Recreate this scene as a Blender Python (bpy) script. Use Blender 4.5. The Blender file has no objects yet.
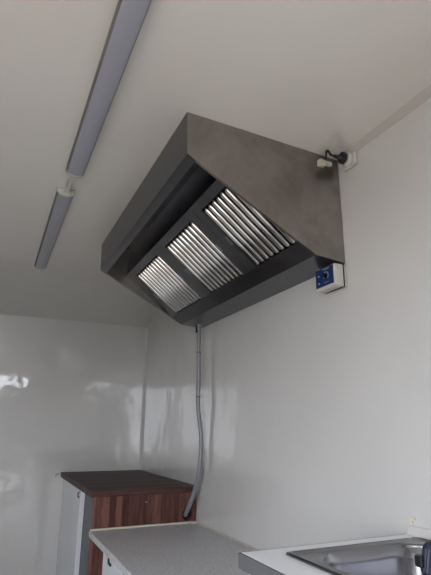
import bpy, bmesh, math, random
from math import sin, cos, pi, radians
from mathutils import Vector, Matrix
random.seed(7)
sc = bpy.context.scene
CZ = 1.2                                   # eye height above the floor

# ---------------------------------------------------------------- camera
FPX, PITCH, YAW, ROLL = 475.49, 0.28662, 0.43249, 0.00785
cam = bpy.data.cameras.new('camera'); co = bpy.data.objects.new('camera', cam)
sc.collection.objects.link(co); sc.camera = co
cam.sensor_fit = 'HORIZONTAL'; cam.sensor_width = 36; cam.lens = FPX / 431 * 36
cam.clip_start = 0.02
fw = Vector((sin(YAW)*cos(PITCH), cos(YAW)*cos(PITCH), sin(PITCH)))
r0 = Vector((cos(YAW), -sin(YAW), 0)); u0 = r0.cross(fw)
r1 = cos(ROLL)*r0 + sin(ROLL)*u0; u1 = -sin(ROLL)*r0 + cos(ROLL)*u0
M = Matrix((r1, u1, -fw)).transposed().to_4x4(); M.translation = (0, 0, CZ)
co.matrix_world = M

# ---------------------------------------------------------------- sky, daylight, exposure
w = bpy.data.worlds.new('overcast_sky'); sc.world = w; w.use_nodes = True
nt = w.node_tree; bg = nt.nodes['Background']
tc = nt.nodes.new('ShaderNodeTexCoord'); sx = nt.nodes.new('ShaderNodeSeparateXYZ')
rp = nt.nodes.new('ShaderNodeValToRGB')
nt.links.new(tc.outputs['Generated'], sx.inputs[0]); nt.links.new(sx.outputs['Z'], rp.inputs[0])
rp.color_ramp.elements[0].position = 0.0; rp.color_ramp.elements[0].color = (.97, 1.0, 1.08, 1)
rp.color_ramp.elements[1].position = 0.7; rp.color_ramp.elements[1].color = (1.1, 1.2, 1.4, 1)
nt.links.new(rp.outputs[0], bg.inputs[0]); bg.inputs[1].default_value = 4.2
sc.view_settings.view_transform = 'Standard'; sc.view_settings.look = 'None'
sc.view_settings.gamma = 1; sc.view_settings.use_curve_mapping = False
sc.view_settings.exposure = .86
DX0, DX1, DZ1 = -1.0, -0.25, 1.98               # open rear doorway
HY0, HY1, HZ0, HZ1 = -1.3, 1.15, 0.7, 1.85      # serving hatch in the left wall
BX0, BX1, BZ0, BZ1 = 0.0, 0.44, 1.77, 2.02
VX0, VX1, VZ0, VZ1 = 0.28, 0.64, .17, .36           # low opening added in the back wall for the lower glint       # high opening added for the upper glint
XL, XR, YB, YF, ZC = -1.1, 1.15, -1.7, 3.87, CZ + 1.033
def portal(name, loc, rot, sx_, sy_):
    l = bpy.data.lights.new(name, 'AREA'); l.shape = 'RECTANGLE'; l.size = sx_; l.size_y = sy_
    l.cycles.is_portal = True
    o = bpy.data.objects.new(name, l); sc.collection.objects.link(o); o.location = loc; o.rotation_euler = rot
su = bpy.data.lights.new('sun', 'SUN'); su.energy = 1.5; su.angle = radians(3); su.color = (1, .94, .86)
so_ = bpy.data.objects.new('sun', su); sc.collection.objects.link(so_)
so_.rotation_euler = Vector((.25, .75, 1)).to_track_quat('Z', 'Y').to_euler()
portal('door_daylight', ((DX0+DX1)/2, YB-.06, DZ1/2), (pi/2, 0, 0), DX1-DX0, DZ1)
portal('hatch_daylight', (XL-.06, (HY0+HY1)/2, (HZ0+HZ1)/2), (0, -pi/2, 0), HZ1-HZ0, HY1-HY0)

# ---------------------------------------------------------------- helpers
def obj(name, bm, mat, parent=None, smooth=False, bevel=0, seg=2):
    me = bpy.data.meshes.new(name)
    bmesh.ops.recalc_face_normals(bm, faces=bm.faces); bm.to_mesh(me); bm.free()
    for m in (mat if isinstance(mat, (list, tuple)) else [mat]): me.materials.append(m)
    o = bpy.data.objects.new(name, me); sc.collection.objects.link(o)
    if parent: o.parent = parent; o.matrix_parent_inverse = parent.matrix_world.inverted()
    if smooth:
        for p in me.polygons: p.use_smooth = True
    if bevel:
        b = o.modifiers.new('bevel', 'BEVEL'); b.width = bevel; b.segments = seg; b.limit_method = 'ANGLE'
    return o
def thing(name, label, cat, loc, group=None):
    o = bpy.data.objects.new(name, None); sc.collection.objects.link(o); o.location = loc
    o.empty_display_size = .05
    o['label'] = label; o['category'] = cat
    if group: o['group'] = group
    o.matrix_world = Matrix.Translation(loc)
    return o
def tag(o, label, cat, group=None):
    o['label'] = label; o['category'] = cat
    if group: o['group'] = group
    return o
def struct(name, bm, mat, label=None, **k):
    o = obj(name, bm, mat, **k); o['kind'] = 'structure'
    if label: o['label'] = label
    o['category'] = name.split('_')[0]
    return o
def box(bm, a, b, mi=0):
    x0, y0, z0 = a; x1, y1, z1 = b
    v = [bm.verts.new(p) for p in ((x0,y0,z0),(x1,y0,z0),(x1,y1,z0),(x0,y1,z0),(x0,y0,z1),(x1,y0,z1),(x1,y1,z1),(x0,y1,z1))]
    for f in ((0,3,2,1),(4,5,6,7),(0,1,5,4),(1,2,6,5),(2,3,7,6),(3,0,4,7)):
        bm.faces.new([v[i] for i in f]).material_index = mi
def B(*boxes):
    bm = bmesh.new()
    for a, b in boxes: box(bm, a, b)
    return bm
def hexa(bm, p, mi=0):                      # 8 points: bottom 4, top 4
    v = [bm.verts.new(q) for q in p]
    for f in ((0,3,2,1),(4,5,6,7),(0,1,5,4),(1,2,6,5),(2,3,7,6),(3,0,4,7)):
        bm.faces.new([v[i] for i in f]).material_index = mi
def prism(bm, pts, off, mi=0):              # polygon (3-D points) extruded by off
    off = Vector(off); n = len(pts)
    a = [bm.verts.new(Vector(p)) for p in pts]; b = [bm.verts.new(Vector(p)+off) for p in pts]
    bm.faces.new(a[::-1]).material_index = mi; bm.faces.new(b).material_index = mi
    for i in range(n): bm.faces.new((a[i], a[(i+1)%n], b[(i+1)%n], b[i])).material_index = mi
def frame_of(t):
    t = t.normalized(); a = Vector((0,0,1)) if abs(t.z) < .9 else Vector((1,0,0))
    s = t.cross(a).normalized(); return s, s.cross(t).normalized()
def tube(bm, pts, r, n=12, mi=0, cap=True):
    pts = [Vector(p) for p in pts]; rings = []
    s = None
    for i, p in enumerate(pts):
        t = (pts[min(i+1, len(pts)-1)] - pts[max(i-1, 0)]).normalized()
        if s is None: s, u = frame_of(t)
        else: s = (s - t*s.dot(t)).normalized()
        u = s.cross(t).normalized()
        rr = r[i] if isinstance(r, (list, tuple)) else r
        rings.append([bm.verts.new(p + rr*(cos(2*pi*k/n)*s + sin(2*pi*k/n)*u)) for k in range(n)])
    for A, C in zip(rings, rings[1:]):
        for k in range(n): bm.faces.new((A[k], A[(k+1)%n], C[(k+1)%n], C[k])).material_index = mi
    if cap:
        bm.faces.new(rings[0][::-1]).material_index = mi; bm.faces.new(rings[-1]).material_index = mi
def cat_rom(P, n=8):
    P = [Vector(p) for p in P]; P = [2*P[0]-P[1]] + P + [2*P[-1]-P[-2]]; out = []
    for i in range(1, len(P)-2):
        for k in range(n):
            t = k/n; a, b, c, d = P[i-1:i+3]
            out.append(.5*((2*b)+(c-a)*t+(2*a-5*b+4*c-d)*t*t+(3*b-a-3*c+d)*t**3))
    return out + [P[-2]]

# ---------------------------------------------------------------- materials
def mat(name, col, rough=.5, metal=0, coat=0, spec=.5):
    m = bpy.data.materials.new(name); m.use_nodes = True
    b = m.node_tree.nodes['Principled BSDF']
    b.inputs['Base Color'].default_value = (*col, 1); b.inputs['Roughness'].default_value = rough
    b.inputs['Metallic'].default_value = metal; b.inputs['Coat Weight'].default_value = coat
    b.inputs['Coat Roughness'].default_value = .08
    b.inputs['Specular IOR Level'].default_value = spec
    return m, m.node_tree, b
def noise(nt, scale, detail=3, vec=None, rough=.5, coord='Object', mscale=None, dist=0):
    t = nt.nodes.new('ShaderNodeTexCoord'); n = nt.nodes.new('ShaderNodeTexNoise')
    n.inputs['Scale'].default_value = scale; n.inputs['Detail'].default_value = detail
    n.inputs['Roughness'].default_value = rough; n.inputs['Distortion'].default_value = dist
    mp = nt.nodes.new('ShaderNodeMapping')
    if mscale: mp.inputs['Scale'].default_value = mscale
    nt.links.new(t.outputs[coord], mp.inputs[0]); nt.links.new(mp.outputs[0], n.inputs['Vector'])
    return n
def ramp(nt, src, stops):
    r = nt.nodes.new('ShaderNodeValToRGB'); nt.links.new(src, r.inputs[0])
    e = r.color_ramp.elements
    while len(e) < len(stops): e.new(.5)
    for k, (p, c) in enumerate(stops): e[k].position = p; e[k].color = (*c, 1) if len(c) == 3 else c
    return r
def bump(nt, b, src, strength, dist=.01):
    n = nt.nodes.new('ShaderNodeBump'); n.inputs['Strength'].default_value = strength
    n.inputs['Distance'].default_value = dist
    nt.links.new(src, n.inputs['Height']); nt.links.new(n.outputs[0], b.inputs['Normal']); return n

def panel_mat(name, col, wav=.16, rough=.22):
    m, nt, b = mat(name, col, rough, 0, 1)
    b.inputs['Coat Roughness'].default_value = .05; b.inputs['Coat IOR'].default_value = 1.65
    n = noise(nt, 1.6, 3); n2 = noise(nt, 5, 2)
    mx = nt.nodes.new('ShaderNodeMath'); mx.operation = 'MULTIPLY_ADD'; mx.inputs[1].default_value = .4
    nt.links.new(n2.outputs[0], mx.inputs[0]); nt.links.new(n.outputs[0], mx.inputs[2])
    bp = bump(nt, b, mx.outputs[0], wav, .05); nt.links.new(bp.outputs[0], b.inputs['Coat Normal'])
    c = noise(nt, 2.2, 4); r = ramp(nt, c.outputs[0], [(.3, tuple(x*.95 for x in col)), (.7, col)])
    nt.links.new(r.outputs[0], b.inputs['Base Color'])
    return m
M_wall = panel_mat('white_gloss_panel', (.612, .602, .58))
M_ceil = panel_mat('white_ceiling_panel', (.775, .74, .68), .12, .28)
M_trim, _, _ = mat('white_plastic_trim', (.6, .59, .57), .35)
M_strip, _, _ = mat('beige_grey_strip', (.50, .47, .43), .4)
M_white, _, _ = mat('white_laminate', (.85, .87, .9), .25)
M_unit, _, _ = mat('white_unit_front', (.7, .71, .73), .3)
M_plastic, _, _ = mat('grey_white_plastic', (.55, .54, .50), .4)
M_cream, _, _ = mat('cream_plastic', (.6, .56, .46), .45)
M_black, _, _ = mat('black_plastic', (.006, .006, .008), .5)
M_navy, _, _ = mat('blue_black_plastic', (.016, .02, .04), .45)
M_blue, _, _ = mat('blue_label', (.010, .024, .11), .35)
M_copper, _, _ = mat('copper', (.55, .25, .15), .35, 1)
M_dark, _, _ = mat('dark_grey_panel', (.035, .04, .055), .35)
M_print, _, _ = mat('pale_blue_print', (.45, .52, .65), .5)
M_alu, _, _ = mat('grey_aluminium', (.2, .2, .2), .45, .6)
M_rubber, _, _ = mat('grey_sheath', (.2, .21, .22), .3)

def steel(name, base, rough, stretch, smudge=.5, aniso=.0):
    m, nt, b = mat(name, base, rough, 1)
    n = noise(nt, 6, 5, rough=.65, dist=.6)
    r = ramp(nt, n.outputs[0], [(.3, tuple(x*(1-.35*smudge) for x in base)), (.55, base), (.8, tuple(min(1, x*(1+.25*smudge)) for x in base))])
    nt.links.new(r.outputs[0], b.inputs['Base Color'])
    s = noise(nt, 1, 2, mscale=stretch)
    rr = nt.nodes.new('ShaderNodeMapRange'); rr.inputs[3].default_value = rough*.8; rr.inputs[4].default_value = rough*1.25
    nt.links.new(n.outputs[0], rr.inputs[0]); nt.links.new(rr.outputs[0], b.inputs['Roughness'])
    bump(nt, b, s.outputs[0], .12, .001)
    return m
M_hood = steel('brushed_stainless_shaded', (.15, .15, .157), .3, (25, 600, 25))  # hood steel, shade of front and underside put into the base colour
M_side = steel('brushed_stainless_side_lit', (.33, .305, .285), .33, (600, 25, 25), .8)  # same hood steel, lighter base for the better lit side plates
M_inner = steel('greasy_stainless', (.27, .265, .28), .18, (25, 400, 25), 1)
M_baffle, _, _ = mat('polished_baffle', (.86, .84, .8), .12, 1)
M_back = steel('shade_dark_backing', (.07, .065, .065), .45, (25, 400, 25), 1)  # dark base stands in for the shade in the gaps between slats
M_sink = steel('sink_stainless', (.25, .25, .265), .2, (300, 30, 30), .3)
M_steel, _, _ = mat('conduit_steel', (.4, .42, .44), .3, .9)

m, nt, b = mat('speckled_grey_laminate', (.3, .3, .3), .4); M_lam = m
n = noise(nt, 150, 4, rough=.9); n2 = noise(nt, 90, 2)
r = ramp(nt, n.outputs[0], [(.36, (.16, .16, .165)), (.46, (.50, .495, .50)), (.56, (.60, .59, .595)), (.66, (.78, .77, .77))])
nt.links.new(r.outputs[0], b.inputs['Base Color'])
m, nt, b = mat('dark_edging', (.1, .1, .105), .4); M_edge = m
n = noise(nt, 500, 3, rough=.8); r = ramp(nt, n.outputs[0], [(.35, (.07, .07, .075)), (.65, (.13, .13, .135))])
nt.links.new(r.outputs[0], b.inputs['Base Color'])

def wood(name, cols, axis, grain, stave=.047, rough=.4):
    m, nt, b = mat(name, cols[0], rough, spec=.15)
    t = nt.nodes.new('ShaderNodeTexCoord'); s = nt.nodes.new('ShaderNodeSeparateXYZ'); nt.links.new(t.outputs['Object'], s.inputs[0])
    d = nt.nodes.new('ShaderNodeMath'); d.operation = 'DIVIDE'; d.inputs[1].default_value = stave; nt.links.new(s.outputs[axis], d.inputs[0])
    f = nt.nodes.new('ShaderNodeMath'); f.operation = 'FLOOR'; nt.links.new(d.outputs[0], f.inputs[0])
    wn = nt.nodes.new('ShaderNodeTexWhiteNoise'); wn.noise_dimensions = '1D'; nt.links.new(f.outputs[0], wn.inputs['W'])
    g = noise(nt, 1, 6, rough=.7, mscale=grain, dist=.5)
    a = nt.nodes.new('ShaderNodeMath'); a.operation = 'MULTIPLY_ADD'; a.inputs[1].default_value = .3
    nt.links.new(wn.outputs[0], a.inputs[0])
    h = nt.nodes.new('ShaderNodeMath'); h.operation = 'MULTIPLY'; h.inputs[1].default_value = .8; nt.links.new(g.outputs[0], h.inputs[0])
    nt.links.new(h.outputs[0], a.inputs[2])
    r = ramp(nt, a.outputs[0], [(.32, cols[0]), (.55, cols[1]), (.8, cols[2])]); nt.links.new(r.outputs[0], b.inputs['Base Color'])
    bump(nt, b, g.outputs[0], .15, .002)
    return m
M_woodf = wood('red_brown_block_wood', [(.035, .016, .014), (.11, .048, .038), (.22, .105, .08)], 'X', (90, 60, 5), .036, .5)
M_woodt = wood('dark_brown_block_wood', [(.014, .007, .007), (.055, .026, .023), (.12, .062, .052)], 'Y', (5, 90, 60), .05, .5)
m, nt, b = mat('grey_vinyl_floor', (.4, .39, .37), .45); M_floor = m
n = noise(nt, 40, 4); r = ramp(nt, n.outputs[0], [(.3, (.44, .41, .37)), (.7, (.58, .54, .49))]); nt.links.new(r.outputs[0], b.inputs['Base Color'])
m, nt, b = mat('pale_concrete_ground', (.45, .41, .35), .9); M_ground = m
n = noise(nt, 3, 5); r = ramp(nt, n.outputs[0], [(.3, (.20, .165, .125)), (.7, (.28, .235, .18))]); nt.links.new(r.outputs[0], b.inputs['Base Color'])
m, nt, b = mat('led_diffuser', (.34, .345, .39), .3, 0, .2); M_diff = m
m, nt, b = mat('clear_glass', (1, 1, 1), .02); M_glass = m
b.inputs['Transmission Weight'].default_value = 1; b.inputs['IOR'].default_value = 1.03

# ---------------------------------------------------------------- setting
g = B(((-30, -30, -.62), (30, 30, -.6))); o = struct('ground', g, M_ground, 'pale concrete ground outside the trailer')
struct('floor', B(((XL, YB, -.05), (XR, YF, 0))), M_floor, 'grey vinyl trailer floor')
struct('ceiling', B(((XL-.05, YB-.05, ZC), (XR+.05, YF+.05, ZC+.04))), M_ceil, 'glossy off-white panel ceiling')
struct('wall_right', B(((XR, YB, -.05), (XR+.05, YF, ZC))), M_wall, 'glossy white side wall behind the extractor hood')
struct('wall_far', B(((XL-.05, YF, -.05), (XR+.05, YF+.05, ZC))), M_wall, 'glossy white end wall')
struct('wall_left', B(((XL-.05, YB, -.05), (XL, HY0, ZC)), ((XL-.05, HY1, -.05), (XL, YF, ZC)),
    ((XL-.05, HY0, -.05), (XL, HY1, HZ0)), ((XL-.05, HY0, HZ1), (XL, HY1, ZC))), M_wall, 'white side wall with open serving hatch')
struct('wall_back', B(((XL-.05, YB-.05, -.05), (DX0, YB, ZC)), ((DX1, YB-.05, -.05), (BX0, YB, ZC)), ((DX0, YB-.05, DZ1), (DX1, YB, ZC)), ((VX1, YB-.05, -.05), (XR+.05, YB, ZC)), ((BX1, YB-.05, -.05), (VX1, YB, VZ0)), ((BX1, YB-.05, VZ1), (VX1, YB, ZC)),
    ((BX0, YB-.05, -.05), (VX0, YB, BZ0)), ((VX0, YB-.05, -.05), (BX1, YB, VZ0)), ((VX0, YB-.05, VZ1), (BX1, YB, BZ0)), ((BX0, YB-.05, BZ1), (BX1, YB, ZC))), M_wall, 'white rear wall with added high and low openings')
def wframe(name, ax, c, a0, a1, z0, z1, lab):
    bm = bmesh.new(); t = .03
    for p, q, r_, s in ((a0, a0+t, z0, z1), (a1-t, a1, z0, z1), (a0+t, a1-t, z0, z0+t), (a0+t, a1-t, z1-t, z1)):
        if ax == 'x': box(bm, (c-.052, p, r_), (c+.002, q, s))
        else: box(bm, (p, c-.052, r_), (q, c+.002, s))
    return struct(name, bm, M_trim, lab)
wframe('window_1', 'x', XL, HY0, HY1, HZ0, HZ1, 'white frame of the open serving hatch')
wframe('window_glint_high', 'y', YB, BX0, BX1, BZ0, BZ1, 'white frame of the added high rear opening')  # opening added so its reflection makes a bright spot on the end wall
wframe('window_glint_low', 'y', YB, VX0, VX1, VZ0, VZ1, 'white frame of the added low rear opening')  # likewise added, for the lower bright spot
wframe('door_1', 'y', YB, DX0, DX1, 0, DZ1, 'white frame of the open rear doorway')
# sloping cornice between the ceiling and the end wall
bm = bmesh.new(); zb = CZ + .813
prism(bm, [(XL, 3.46, ZC), (XL, YF, ZC), (XL, YF, zb)], (XR-XL, 0, 0)); 
struct('trim_1', bm, panel_mat('white_cornice_panel', (.60, .605, .575), .12, .3), 'white sloping cornice above the end wall')
# flat strip where the ceiling meets the side wall
bm = bmesh.new()
prism(bm, [(XR, YB, ZC-.022), (XR, YB, ZC), (XR-.022, YB, ZC), (XR-.022, YB, ZC-.003), (XR-.003, YB, ZC-.022)], (0, 3.01, 0))
struct('trim_2', bm, M_strip, 'white strip along ceiling and side wall joint')
bm = B(((XR-.016, YF-.004, 0), (XR, YF, zb)), ((XR-.004, YF-.016, 0), (XR, YF-.004, zb)))
struct('trim_3', bm, M_trim, 'white corner angle strip between end wall and side wall')

# ---------------------------------------------------------------- worktop, units
ZW, ZS, ZD = CZ-.513, CZ-.289, CZ-.322
YD = 2.735
t = thing('wooden_cabinet', 'cabinet with dark brown block wood top and reddish wood end in the far corner', 'cabinet', (.86, 3.3, 0))
obj('top', B(((.545, YD-.02, ZD-.034), (XR-.003, YF-.004, ZD))), M_woodt, t, bevel=.003)
# wood end panel with a cable hole
HX, HZ = 1.092, CZ-.470
bm = bmesh.new(); R = .028; n = 24
x0, x1, z0, z1 = .565, XR-.003, 0.0, ZD-.0345
for y in (YD-.012, YD+.012):
    circ = [bm.verts.new((HX+R*cos(2*pi*k/n), y, HZ+R*sin(2*pi*k/n))) for k in range(n)]
    def cr(kk):
        a = 2*pi*kk/n; c, s = cos(a), sin(a)
        ts = [(x1-HX)/c if c > 1e-6 else 9, (x0-HX)/c if c < -1e-6 else 9, (z1-HZ)/s if s > 1e-6 else 9, (z0-HZ)/s if s < -1e-6 else 9]
        tt = min(ts); return (HX+tt*c, y, HZ+tt*s)
    outv = [bm.verts.new(cr(k)) for k in range(n)]
    cs = [bm.verts.new((x, y, z)) for x, z in ((x1, z1), (x0, z1), (x0, z0), (x1, z0))]
    angs = [math.atan2(z-HZ, x-HX) % (2*pi) for x, z in ((x1, z1), (x0, z1), (x0, z0), (x1, z0))]
    for k in range(n):
        k2 = (k+1) % n; f = [circ[k], outv[k]]
        a0, a1 = 2*pi*k/n, 2*pi*(k+1)/n
        for q, an in zip(cs, angs):
            if a0 < an < a1: f.append(q)
        f += [outv[k2], circ[k2]]; bm.faces.new(f)
    if y < YD: ring1 = circ
    else: ring2 = circ
for k in range(n): bm.faces.new((ring1[k], ring1[(k+1)%n], ring2[(k+1)%n], ring2[k]))
obj('end_panel', bm, M_woodf, t)
bm = bmesh.new(); tube(bm, [(HX, YD-.016, HZ), (HX, YD-.0125, HZ)], .0275, 28)
# ring (grommet) = outer tube minus inner: build as lathe
bm.free(); bm = bmesh.new(); prof = [(.0275, -.016), (.030, -.016), (.0315, -.013), (.0315, -.0121), (.0275, -.0121)]
rings = [[bm.verts.new((HX+rr*cos(2*pi*k/28), YD+yy, HZ+rr*sin(2*pi*k/28))) for k in range(28)] for rr, yy in prof]
for i in range(len(rings)):
    a, c = rings[i], rings[(i+1) % len(rings)]
    for k in range(28): bm.faces.new((a[k], a[(k+1)%28], c[(k+1)%28], c[k]))
obj('grommet', bm, M_black, t, smooth=True)
obj('carcass', B(((.60, YD+.05, .0), (XR-.003, YF-.004, ZD-.0345))), M_dark, t)
d = obj('door', B(((.572, 3.16, .06), (.5995, YF-.006, ZD-.038))), M_unit, t, bevel=.002); d['label'] = 'pale grey white door'
bm = bmesh.new(); tube(bm, cat_rom([(.571, 3.19, ZD-.06), (.562, 3.185, ZD-.066), (.562, 3.183, ZD-.085), (.571, 3.19, ZD-.092)], 5), .0035, 8)
obj('catch', bm, M_black, d, smooth=True)
bm = bmesh.new(); tube(bm, cat_rom([(.534, YF-.02, ZD-.012), (.52, YF-.02, ZD-.012), (.508, YF-.021, ZD-.02), (.512, YF-.022, ZD-.03)], 5), .003, 8)
obj('hook', bm, M_steel, t, smooth=True)
bm = bmesh.new(); box(bm, (.843, YD-.0145, CZ-.395), (.856, YD-.0121, CZ-.392))
obj('staple', bm, M_steel, t)

SY = 1.14
t = thing('worktop', 'speckled grey laminate worktop between the wooden cabinet and sink counter', 'worktop', (.84, 1.95, ZW-.04))
obj('slab', B(((.550, SY+.006, ZW-.030), (XR-.003, YD-.0125, ZW-.0012))), M_lam, t, bevel=.004)
bm = B(((.555, YD-.026, ZW-.0012), (XR-.003, YD-.0125, ZW+.007)), ((XR-.045, YD-.04, ZW-.0012), (XR-.003, YD-.026, ZW+.006)), ((XR-.012, SY+.006, ZW-.0012), (XR-.003, YD-.026, ZW+.003)))
s = obj('sealant_bead', bm, M_cream, t, bevel=.002); s['label'] = 'cream sealant bead'
t = thing('base_unit', 'white base unit with small black hinges under the grey worktop', 'cabinet', (.87, 1.9, 0))
obj('carcass', B(((.60, SY+.01, 0), (XR-.01, 2.5, ZW-.035))), M_unit, t)
dd = obj('door', B(((.578, SY+.3, .06), (.5995, 2.49, ZW-.045))), M_unit, t, bevel=.002)
for y in (2.36, 2.09):
    bm = B(((.571, y-.005, ZW-.075), (.5778, y+.006, ZW-.047)), ((.571, y-.04, ZW-.075), (.5778, y-.005, ZW-.066)))
    obj('hinge', bm, M_black, t, bevel=.001)

# ---------------------------------------------------------------- sink counter
t = thing('sink_counter', 'white topped sink counter with dark grey edging at right', 'counter', (.87, .5, 0))
cy0 = -.6; RX0, RX1, RY0, RY1 = .685, 1.118, .28, 1.082
bx0, bx1, by0, by1 = .722, 1.09, .45, 1.047
bm = B(((.6, cy0, ZS-.012), (RX0+.01, SY-.003, ZS)), ((RX1-.01, cy0, ZS-.012), (XR-.003, SY-.003, ZS)),
       ((RX0+.01, RY1-.01, ZS-.012), (RX1-.01, SY-.003, ZS)), ((RX0+.01, cy0, ZS-.012), (RX1-.01, RY0+.01, ZS)))
tp = obj('top', bm, M_white, t)
bm = B(((.592, cy0, ZS-.033), (.5998, SY, ZS-.0005)), ((.5998, SY-.003, ZS-.033), (XR-.003, SY+.003, ZS-.0005)))
e = obj('edging', bm, M_edge, t); e['label'] = 'dark grey speckled edging'
obj('carcass', B(((.62, cy0, 0), (.632, SY-.004, ZS-.041)), ((.632, SY-.016, 0), (XR-.01, SY-.004, ZS-.041)), ((.632, cy0, 0), (XR-.01, cy0+.012, ZS-.041)), ((.632, cy0+.012, .05), (XR-.01, SY-.016, .062))), M_unit, t)

def rrect(x0, x1, y0, y1, r, n=8):
    out = []
    for cx, cy, a0 in ((x1-r, y1-r, 0), (x0+r, y1-r, pi/2), (x0+r, y0+r, pi), (x1-r, y0+r, 1.5*pi)):
        for k in range(n+1): a = a0 + pi/2*k/n; out.append((cx+r*cos(a), cy+r*sin(a)))
    return out
bm = bmesh.new()
loops = []
for (a, b_, c, d_, r, z) in ((RX0, RX1, RY0, RY1, .012, ZS+.0004), (RX0+.001, RX1-.001, RY0+.001, RY1-.001, .012, ZS+.005), (RX0+.008, RX1-.008, RY0+.008, RY1-.008, .012, ZS+.0065),
    (RX0+.02, RX1-.012, RY0+.02, RY1-.02, .02, ZS+.001), (bx0-.014, bx1+.012, by0-.014, by1+.014, .13, ZS+.001), (bx0-.006, bx1+.005, by0-.006, by1+.006, .125, ZS+.003),
    (bx0, bx1, by0, by1, .10, ZS-.002), (bx0+.004, bx1-.004, by0+.004, by1-.004, .10, ZS-.008), (bx0+.008, bx1-.008, by0+.008, by1-.008, .095, ZS-.03), (bx0+.016, bx1-.016, by0+.016, by1-.016, .09, ZS-.125),
    (bx0+.045, bx1-.045, by0+.045, by1-.045, .08, ZS-.148), (bx0+.12, bx1-.12, by0+.2, by1-.2, .045, ZS-.155)):
    loops.append([bm.verts.new((x, y, z)) for x, y in rrect(a, b_, c, d_, r)])
for A, C in zip(loops, loops[1:]):
    n = len(A)
    for k in range(n): bm.faces.new((A[k], A[(k+1)%n], C[(k+1)%n], C[k]))
bm.faces.new(loops[-1])
s = obj('basin', bm, M_sink, t, smooth=True); s['label'] = 'stainless steel inset sink'
so = s.modifiers.new('thickness', 'SOLIDIFY'); so.thickness = .001; so.offset = -1
bm = bmesh.new(); cx, cy = (bx0+bx1)/2, (by0+by1)/2
tube(bm, [(cx, cy, ZS-.1545), (cx, cy, ZS-.151)], .035, 24); obj('drain', bm, M_steel, s)
# angle strip above the counter
bm = bmesh.new(); prism(bm, [(XR-.0005, cy0, ZS+.0005), (XR-.018, cy0, ZS+.0005), (XR-.018, cy0, ZS+.004), (XR-.006, cy0, ZS+.022), (XR-.0005, cy0, ZS+.024)], (0, SY-cy0-.008, 0))
tag(obj('splash_strip', bm, M_trim), 'white sealing strip along the wall behind the sink', 'trim')
bm = B(((XR-.006, SY-.02, ZS+.0245), (XR-.0005, SY-.008, ZS+.045)), ((XR-.006, SY-.03, ZS+.038), (XR-.0005, SY-.02, ZS+.045)))
tag(obj('corner_clip', bm, M_cream, bevel=.001), 'tiny cream clip on the wall above the end of the sealing strip', 'clip')
# tap: ribbed dark head hanging over the bowl, mostly out of the frame
t = thing('sink_tap', 'blue-black ribbed tap head at the right edge over the steel sink', 'tap', (1.075, .33, ZS))
P = Vector((.872, .80, ZS+.057))           # top of the head
bm = bmesh.new(); tube(bm, [(1.075, .33, ZS+.0085), (1.075, .33, ZS+.02), (1.075, .33, ZS+.0201), (1.075, .33, ZS+.11)], [.026, .026, .019, .019], 24); obj('base', bm, M_navy, t, bevel=.001)
bm = bmesh.new(); tube(bm, cat_rom([(1.075, .33, ZS+.10), (1.05, .39, ZS+.15), (.98, .56, ZS+.13), (.905, .735, ZS+.085), tuple(P+Vector((.006, -.012, .008)))], 6), .011, 14); obj('spout', bm, M_navy, t, smooth=True)
bm = bmesh.new(); n = 40; D = Vector((-.12, .12, -1)).normalized(); s_, u_ = frame_of(D); rings = []
for dz, rr in ((-.008, .010), (-.003, .018), (.006, .0215), (.05, .0225), (.058, .019), (.062, .012)):
    rings.append([bm.verts.new(P + D*dz + (rr + (.0012 if k % 2 and 0 < dz < .055 else 0))*(cos(2*pi*k/n)*s_+sin(2*pi*k/n)*u_)) for k in range(n)])
for A_, Q in zip(rings, rings[1:]):
    for k in range(n): bm.faces.new((A_[k], A_[(k+1)%n], Q[(k+1)%n], Q[k]))
bm.faces.new(rings[0][::-1]); bm.faces.new(rings[-1])
hd = obj('spray_head', bm, M_navy, t)
bm = B(((.838, .806, ZS+.018), (.856, .826, ZS+.040))); obj('button', bm, M_black, hd, bevel=.003)

# ---------------------------------------------------------------- extractor hood
Y0, Y1 = 1.300, 2.67
XB = XR - .0015
HA, HB, HC, HD, HE = (.489, ZC-.001), (.494, CZ+.872), (1.012, CZ+.606), (XB, CZ+.596), (XB, ZC-.001)
def sk(bm):
    for v in bm.verts: v.co.y += (v.co.x-.49)*.04
    return bm
hood = thing('extractor_hood', 'large wall mounted stainless steel extractor hood with slatted filters under the ceiling', 'hood', (XR, 1.97, ZC))
T = .003
def slab(p, q, y0, y1, th, inward):          # sheet between two (x,z) points, thickened towards inward normal
    bm = bmesh.new(); d = Vector((q[0]-p[0], q[1]-p[1])).normalized(); n = Vector((-d.y, d.x))*th*inward
    prism(bm, [(p[0], y0, p[1]), (q[0], y0, q[1]), (q[0]+n.x, y0, q[1]+n.y), (p[0]+n.x, y0, p[1]+n.y)], (0, y1-y0, 0)); return bm
def sideplate(y, s):
    bm = bmesh.new(); prism(bm, [(p[0], y, p[1]) for p in (HA, HB, HC, HD, HE)], (0, s*T, 0))
    # folded lip along the slanting and lower edges
    for p, q in ((HB, HC), (HC, HD)):
        d = Vector((q[0]-p[0], q[1]-p[1])).normalized(); n = Vector((-d.y, d.x))*.002
        a = y+s*T; 
        prism(bm, [(p[0]+.004, a, p[1]), (q[0], a, q[1]), (q[0]+n.x, a, q[1]+n.y), (p[0]+.004+n.x, a, p[1]+n.y)], (0, s*.012, 0))
    return sk(bm)
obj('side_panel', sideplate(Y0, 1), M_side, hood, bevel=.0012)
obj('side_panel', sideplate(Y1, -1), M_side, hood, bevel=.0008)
bm = slab(HA, HB, Y0+T, Y1-T, T, 1)
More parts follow.
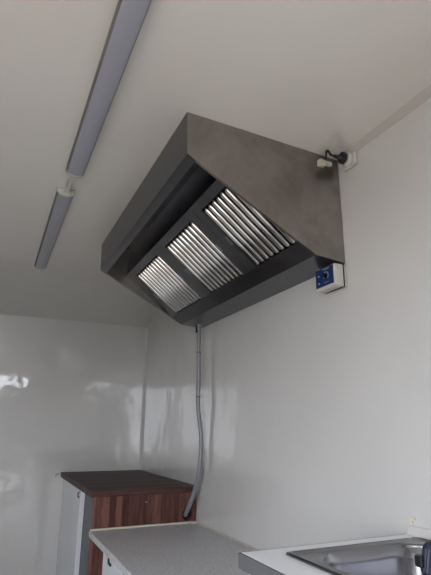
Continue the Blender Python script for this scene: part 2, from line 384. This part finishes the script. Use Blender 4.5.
# folded lower lip of the front panel
d = Vector((HC[0]-HB[0], HC[1]-HB[1])).normalized(); nrm = Vector((-d.y, d.x))
def vp(v, off=0): return (HB[0]+d.x*v+nrm.x*off, HB[1]+d.y*v+nrm.y*off)
p, q = vp(.001), vp(.036); b2 = slab((p[0]+.002, p[1]), q, Y0+T, Y1-T, T, 1); 
tmp = bpy.data.meshes.new('t'); b2.to_mesh(tmp); b2.free(); bm.from_mesh(tmp); bpy.data.meshes.remove(tmp)
q2 = vp(.036, .02); b2 = slab(q, q2, Y0+T, Y1-T, .002, 1)
tmp = bpy.data.meshes.new('t'); b2.to_mesh(tmp); b2.free(); bm.from_mesh(tmp); bpy.data.meshes.remove(tmp)
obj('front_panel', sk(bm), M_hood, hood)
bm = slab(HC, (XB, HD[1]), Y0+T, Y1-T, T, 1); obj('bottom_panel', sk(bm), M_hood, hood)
BT = (.939, CZ+.6425); TP = (.650, CZ+.866)      # filter bank: lower and upper edge
bm = slab(BT, HC, Y0+T, Y1-T, T, 1); obj('lower_rail', sk(bm), M_hood, hood)
obj('back_panel', sk(B(((XB-T, Y0+T, HD[1]+T), (XB, Y1-T, ZC-.001)))), M_inner, hood)
obj('roof_panel', sk(B(((HA[0]+T, Y0+T, ZC-.004), (XB-T, Y1-T, ZC-.001)))), M_inner, hood)
# inner baffle plate that closes the plenum above the filters, and a gutter
bm = slab(TP, (.66, ZC-.005), Y0+T, Y1-T, .002, -1); obj('plenum_plate', sk(bm), M_inner, hood)
bm = slab((.500, CZ+.93), (.545, CZ+.945), Y0+T, Y1-T, .002, 1)
obj('gutter', sk(bm), M_inner, hood)
fd = Vector((BT[0]-TP[0], BT[1]-TP[1])); FL = fd.length; fd.normalize(); fn = Vector((-fd.y, fd.x))  # fn points up/inside
def FP(s, y, off=0): return Vector((TP[0]+fd.x*s+fn.x*off, y, TP[1]+fd.y*s+fn.y*off))
def fbox(bm, s0, s1, y0, y1, o0, o1, mi=0):
    hexa(bm, [FP(s0,y0,o0), FP(s1,y0,o0), FP(s1,y1,o0), FP(s0,y1,o0), FP(s0,y0,o1), FP(s1,y0,o1), FP(s1,y1,o1), FP(s0,y1,o1)], mi)
S0, S1 = .040, .368
def make_filter(ya, yb, fa, fb, nb, hy, lab):
    bm = bmesh.new()
    fbox(bm, 0, S0, ya, yb, 0, .003); fbox(bm, S1, FL-.001, ya, yb, 0, .003)
    fbox(bm, S0, S1, ya, fa, 0, .003); fbox(bm, S0, S1, fb, yb, 0, .003)
    f = obj('baffle_filter', sk(bm), M_hood, hood); f['label'] = lab
    bm = bmesh.new(); pitch = (fb-fa)/nb; hw = pitch*.31; K = 12
    for i in range(nb):
        yc = fa + pitch*(i+.5); secs = []
        for s, sc_, dp in ((S0-.004, .25, .004), (S0+.006, .8, .0), (S0+.016, 1, -.004), (S1-.016, 1, -.004), (S1-.006, .8, 0), (S1+.002, .25, .004)):
            secs.append([bm.verts.new(FP(s, yc-hw*sc_*cos(pi*k/K), dp+.012-.014*sc_*(sin(pi*k/K)-.32*math.exp(-((k-K/2)/2.2)**2)))) for k in range(K+1)])
        for P, Q in zip(secs, secs[1:]):
            for k in range(K): bm.faces.new((P[k], P[k+1], Q[k+1], Q[k]))
            bm.faces.new((P[0], Q[0], Q[K], P[K]))
        bm.faces.new(secs[0]); bm.faces.new(secs[-1])
    obj('baffles', sk(bm), M_baffle, f, smooth=False).data.shade_smooth()
    bm = bmesh.new(); fbox(bm, S0-.01, S1+.008, fa-.003, fb+.003, .034, .036)
    # upright channel walls behind the gaps
    for i in range(nb+1):
        yy = fa + pitch*i
        fbox(bm, S0-.008, S1+.006, max(fa-.002, yy-hw*.5), min(fb+.002, yy+hw*.5), .022, .024)
    obj('backing', sk(bm), M_back, f)
    for y in hy:
        bm = bmesh.new()
        fbox(bm, .19, .225, y-.006, y-.003, -.004, -.0002); fbox(bm, .19, .225, y+.003, y+.006, -.004, -.0002)
        fbox(bm, .187, .19, y-.006, y+.006, -.004, -.0002); fbox(bm, .225, .228, y-.006, y+.006, -.004, -.0002)
        h = obj('handle', sk(bm), M_steel, f)
        bm = bmesh.new(); fbox(bm, .1905, .2245, y-.0028, y+.0028, -.0015, -.0002)
        bm.free()
        bm = bmesh.new(); fbox(bm, .192, .223, y-.0025, y+.0025, -.0012, -.0002); obj('handle_slot', sk(bm), M_black, f)
FS = -.02
make_filter(Y0+.004, 1.683+FS, 1.332+FS, 1.63+FS, 8, (1.638+FS,), 'nearest filter')
make_filter(1.684+FS, 2.14+FS, 1.742+FS, 2.085+FS, 9, (1.734+FS, 2.093+FS), 'middle filter')
make_filter(2.141+FS, Y1-.004, 2.200+FS, 2.59+FS, 10, (2.192+FS, 2.60+FS), 'farthest filter')

# flexible conduit from the hood to the hole in the cabinet
t = thing('conduit', 'grey flexible conduit hanging from the hood down to the cabinet hole', 'conduit', (1.08, 2.6, ZW))
zt = CZ+.597
pts = cat_rom([(1.092, 2.60, zt-.03), (1.092, 2.60, CZ+.50), (1.1, 2.61, CZ+.30), (1.1, 2.61, CZ+.12), (1.115, 2.6, CZ-.03), (1.118, 2.6, CZ-.13), (1.108, 2.61, CZ-.26), (1.10, 2.655, CZ-.36), (1.088, 2.70, CZ-.435), (1.087, YD-.005, CZ-.47), (1.087, YD+.011, CZ-.476)], 10)
bm = bmesh.new(); tube(bm, pts, .0125, 14); m = obj('sheath', bm, M_rubber, t, smooth=True)
bm = bmesh.new(); tube(bm, [(1.092, 2.60, zt-.001), (1.092, 2.60, zt-.012), (1.092, 2.60, zt-.0121), (1.092, 2.60, zt-.035)], [.016, .016, .0125, .0125], 6)
obj('gland', bm, M_rubber, t)
bm = bmesh.new(); tube(bm, [(1.076, 2.60, zt-.002), (1.076, 2.60, zt-.03)], .006, 10); tube(bm, [(1.076, 2.595, zt-.038), (1.076, 2.595, zt-.05)], .008, 10)
tube(bm, [(1.076, 2.60, zt-.03), (1.076, 2.595, zt-.04)], .004, 8)
obj('cable_tie', bm, M_black, t)
for p in (pts[14], pts[27]):
    bm = bmesh.new(); tube(bm, [p+Vector((0,0,.002)), p-Vector((0,0,.002))], .0135, 14); obj('band', bm, M_black, t)

# control box below the hood
bx = (1.092, 1.322, CZ+.503); by = (XR-.001, 1.436, CZ+.588)
t = thing('speed_controller', 'small white control box with blue dial face on the wall below the hood', 'control box', (XR, 1.38, CZ+.503))
obj('housing', B(((bx[0], bx[1], bx[2]), (by[0]-.016, by[1], by[2]))), M_plastic, t, bevel=.004, seg=3)
obj('back_box', B(((by[0]-.0155, bx[1]+.003, bx[2]+.003), (by[0], by[1]-.003, by[2]-.003))), M_plastic, t, bevel=.003)
obj('gasket', B(((by[0]-.0157, bx[1]-.0005, bx[2]-.001), (by[0]-.013, by[1]+.0005, by[2]+.0005))), M_black, t)
fx = bx[0]
lb = obj('face_label', B(((fx-.0016, 1.330, CZ+.514), (fx-.0002, 1.434, CZ+.585))), M_blue, t); lb['label'] = 'blue face plate'
kc = Vector((fx-.0016, 1.372, CZ+.552))
bm = bmesh.new(); tube(bm, [kc, kc+Vector((-.01, 0, 0))], [.0095, .008], 20); box(bm, (kc.x-.0115, kc.y-.001, kc.z-.007), (kc.x-.0101, kc.y+.001, kc.z+.007))
obj('dial_knob', bm, M_black, t)
bm = bmesh.new(); n = 24
for k in range(n):
    a0 = radians(-40+270*k/n); a1 = radians(-40+270*(k+1)/n); w1, w2 = .0125+.0015*(1-k/n), .0155
    pr = [(w1, a0), (w2, a0), (w2, a1), (w1, a1)]
    prism(bm, [(kc.x-.0001, kc.y+r_*cos(a), kc.z+r_*sin(a)) for r_, a in pr], (-.0004, 0, 0))
obj('dial_scale', bm, M_print, t)
bm = bmesh.new()
for k in range(7): box(bm, (kc.x-.0005, 1.352+k*.0055, CZ+.5765), (kc.x-.0001, 1.3555+k*.0055, CZ+.580))
obj('printed_caption', bm, M_print, t)
bm = bmesh.new()
for k in range(5): box(bm, (kc.x-.0005, 1.358+k*.006, CZ+.525), (kc.x-.0001, 1.361+k*.006, CZ+.527))
obj('printed_caption', bm, M_print, t)
for z in (.556, .527): obj('indicator_mark', B(((kc.x-.0005, 1.412, CZ+z), (kc.x-.0001, 1.418, CZ+z+.006))), M_print, t)
bm = bmesh.new(); box(bm, (1.088, 1.345, CZ+.4995), (1.105, 1.40, CZ+.5029)); obj('foot', bm, M_plastic, t)
bm = bmesh.new(); tube(bm, [(1.115, 1.365, CZ+.5878), (1.115, 1.365, CZ+.5965)], .009, 6)
obj('gland', bm, M_copper, t)['label'] = 'copper coloured gland'

# socket with black plug
t = thing('wall_socket', 'white round socket box in the corner of wall and ceiling beside the hood', 'socket', (XR, 1.27, CZ+1.0))
c = Vector((XR-.016, 1.250, CZ+.990))
bm = bmesh.new(); tube(bm, [(XR-.0165, c.y, c.z), (XR-.022, c.y, c.z), (XR-.034, c.y, c.z)], [.030, .030, .026], 28)
obj('outlet', bm, M_plastic, t, smooth=False)
obj('box', B(((XR-.016, c.y-.036, c.z-.034), (XR-.0006, c.y+.034, c.z+.02))), M_plastic, t, bevel=.006, seg=3)
t = thing('power_plug', 'black round plug with short black cable in the white socket', 'plug', (1.09, 1.25, c.z))
ax = Vector((-1, .12, .05)).normalized(); p0 = Vector((XR-.0352, c.y, c.z))
bm = bmesh.new(); tube(bm, [p0, p0+ax*.004, p0+ax*.016, p0+ax*.02, p0+ax*.026, p0+ax*.045], [.022, .0235, .022, .012, .0085, .006], 24); obj('plug_body', bm, M_black, t)
e1 = p0+ax*.045
bm = bmesh.new(); tube(bm, cat_rom([e1-ax*.003, e1+ax*.008+Vector((0, .008, .008)), Vector((1.068, 1.278, CZ+1.018)), Vector((1.058, 1.280, CZ+1.026)), Vector((1.062, 1.292, CZ+1.01)), Vector((1.065, 1.300, CZ+.998))], 7), .0045, 10); obj('cable', bm, M_black, t, smooth=True)
t = thing('cable_gland', 'cream cable gland on the upper back corner of the hood', 'cable gland', (1.05, 1.31, CZ+.99))
o = obj('gland_box', B(((1.040, 1.300, CZ+.974), (1.068, 1.3215, CZ+1.0))), M_cream, t, bevel=.003)
obj('stub', B(((1.0685, 1.302, CZ+.984), (1.10, 1.318, CZ+.998))), M_plastic, t, bevel=.002)

# ---------------------------------------------------------------- ceiling battens
def batten(y0, y1, lab, xc):
    t = thing('batten_light', lab, 'light', (xc, (y0+y1)/2, ZC), 'unlit batten lights on the ceiling')
    bm = bmesh.new(); prism(bm, [(xc-.037, y0, ZC-.0005), (xc-.037, y0, ZC-.012), (xc-.033, y0, ZC-.024), (xc+.033, y0, ZC-.024), (xc+.037, y0, ZC-.012), (xc+.037, y0, ZC-.0005)], (0, y1-y0, 0))
    obj('housing', bm, M_alu, t)
    bm = bmesh.new(); K = 10
    pr = [(xc-.032*cos(pi*k/K), ZC-.0242-.008*sin(pi*k/K)) for k in range(K+1)]
    prism(bm, [(x, y0+.002, z) for x, z in pr], (0, y1-y0-.004, 0)); o = obj('diffuser', bm, M_diff, t)
    for a, s in ((y0, -1), (y1, 1)):
        bm = bmesh.new(); K = 12
        pr = [(xc-.039, ZC-.0005)] + [(xc-.039*cos(pi*k/K), ZC-.012-.024*sin(pi*k/K)) for k in range(K+1)] + [(xc+.039, ZC-.0005)]
        prism(bm, [(x, a, z) for x, z in pr], (0, s*.014, 0)); obj('end_cap', bm, M_plastic, t, bevel=.002)
batten(.45, 1.85, 'nearer of the two unlit ceiling batten lights, running out of the top edge', .206)
batten(2.06, 3.2, 'farther of the two unlit ceiling batten lights, ending near the end wall', .197)
bm = B(((.191, 1.866, ZC-.02), (.211, 2.044, ZC-.006)), ((.188, 1.866, ZC-.0225), (.214, 1.876, ZC-.004)), ((.188, 2.034, ZC-.0225), (.214, 2.044, ZC-.004)))
tag(obj('link_connector', bm, M_plastic, bevel=.002), 'short pale grey plastic connector joining the two ceiling lights', 'connector')
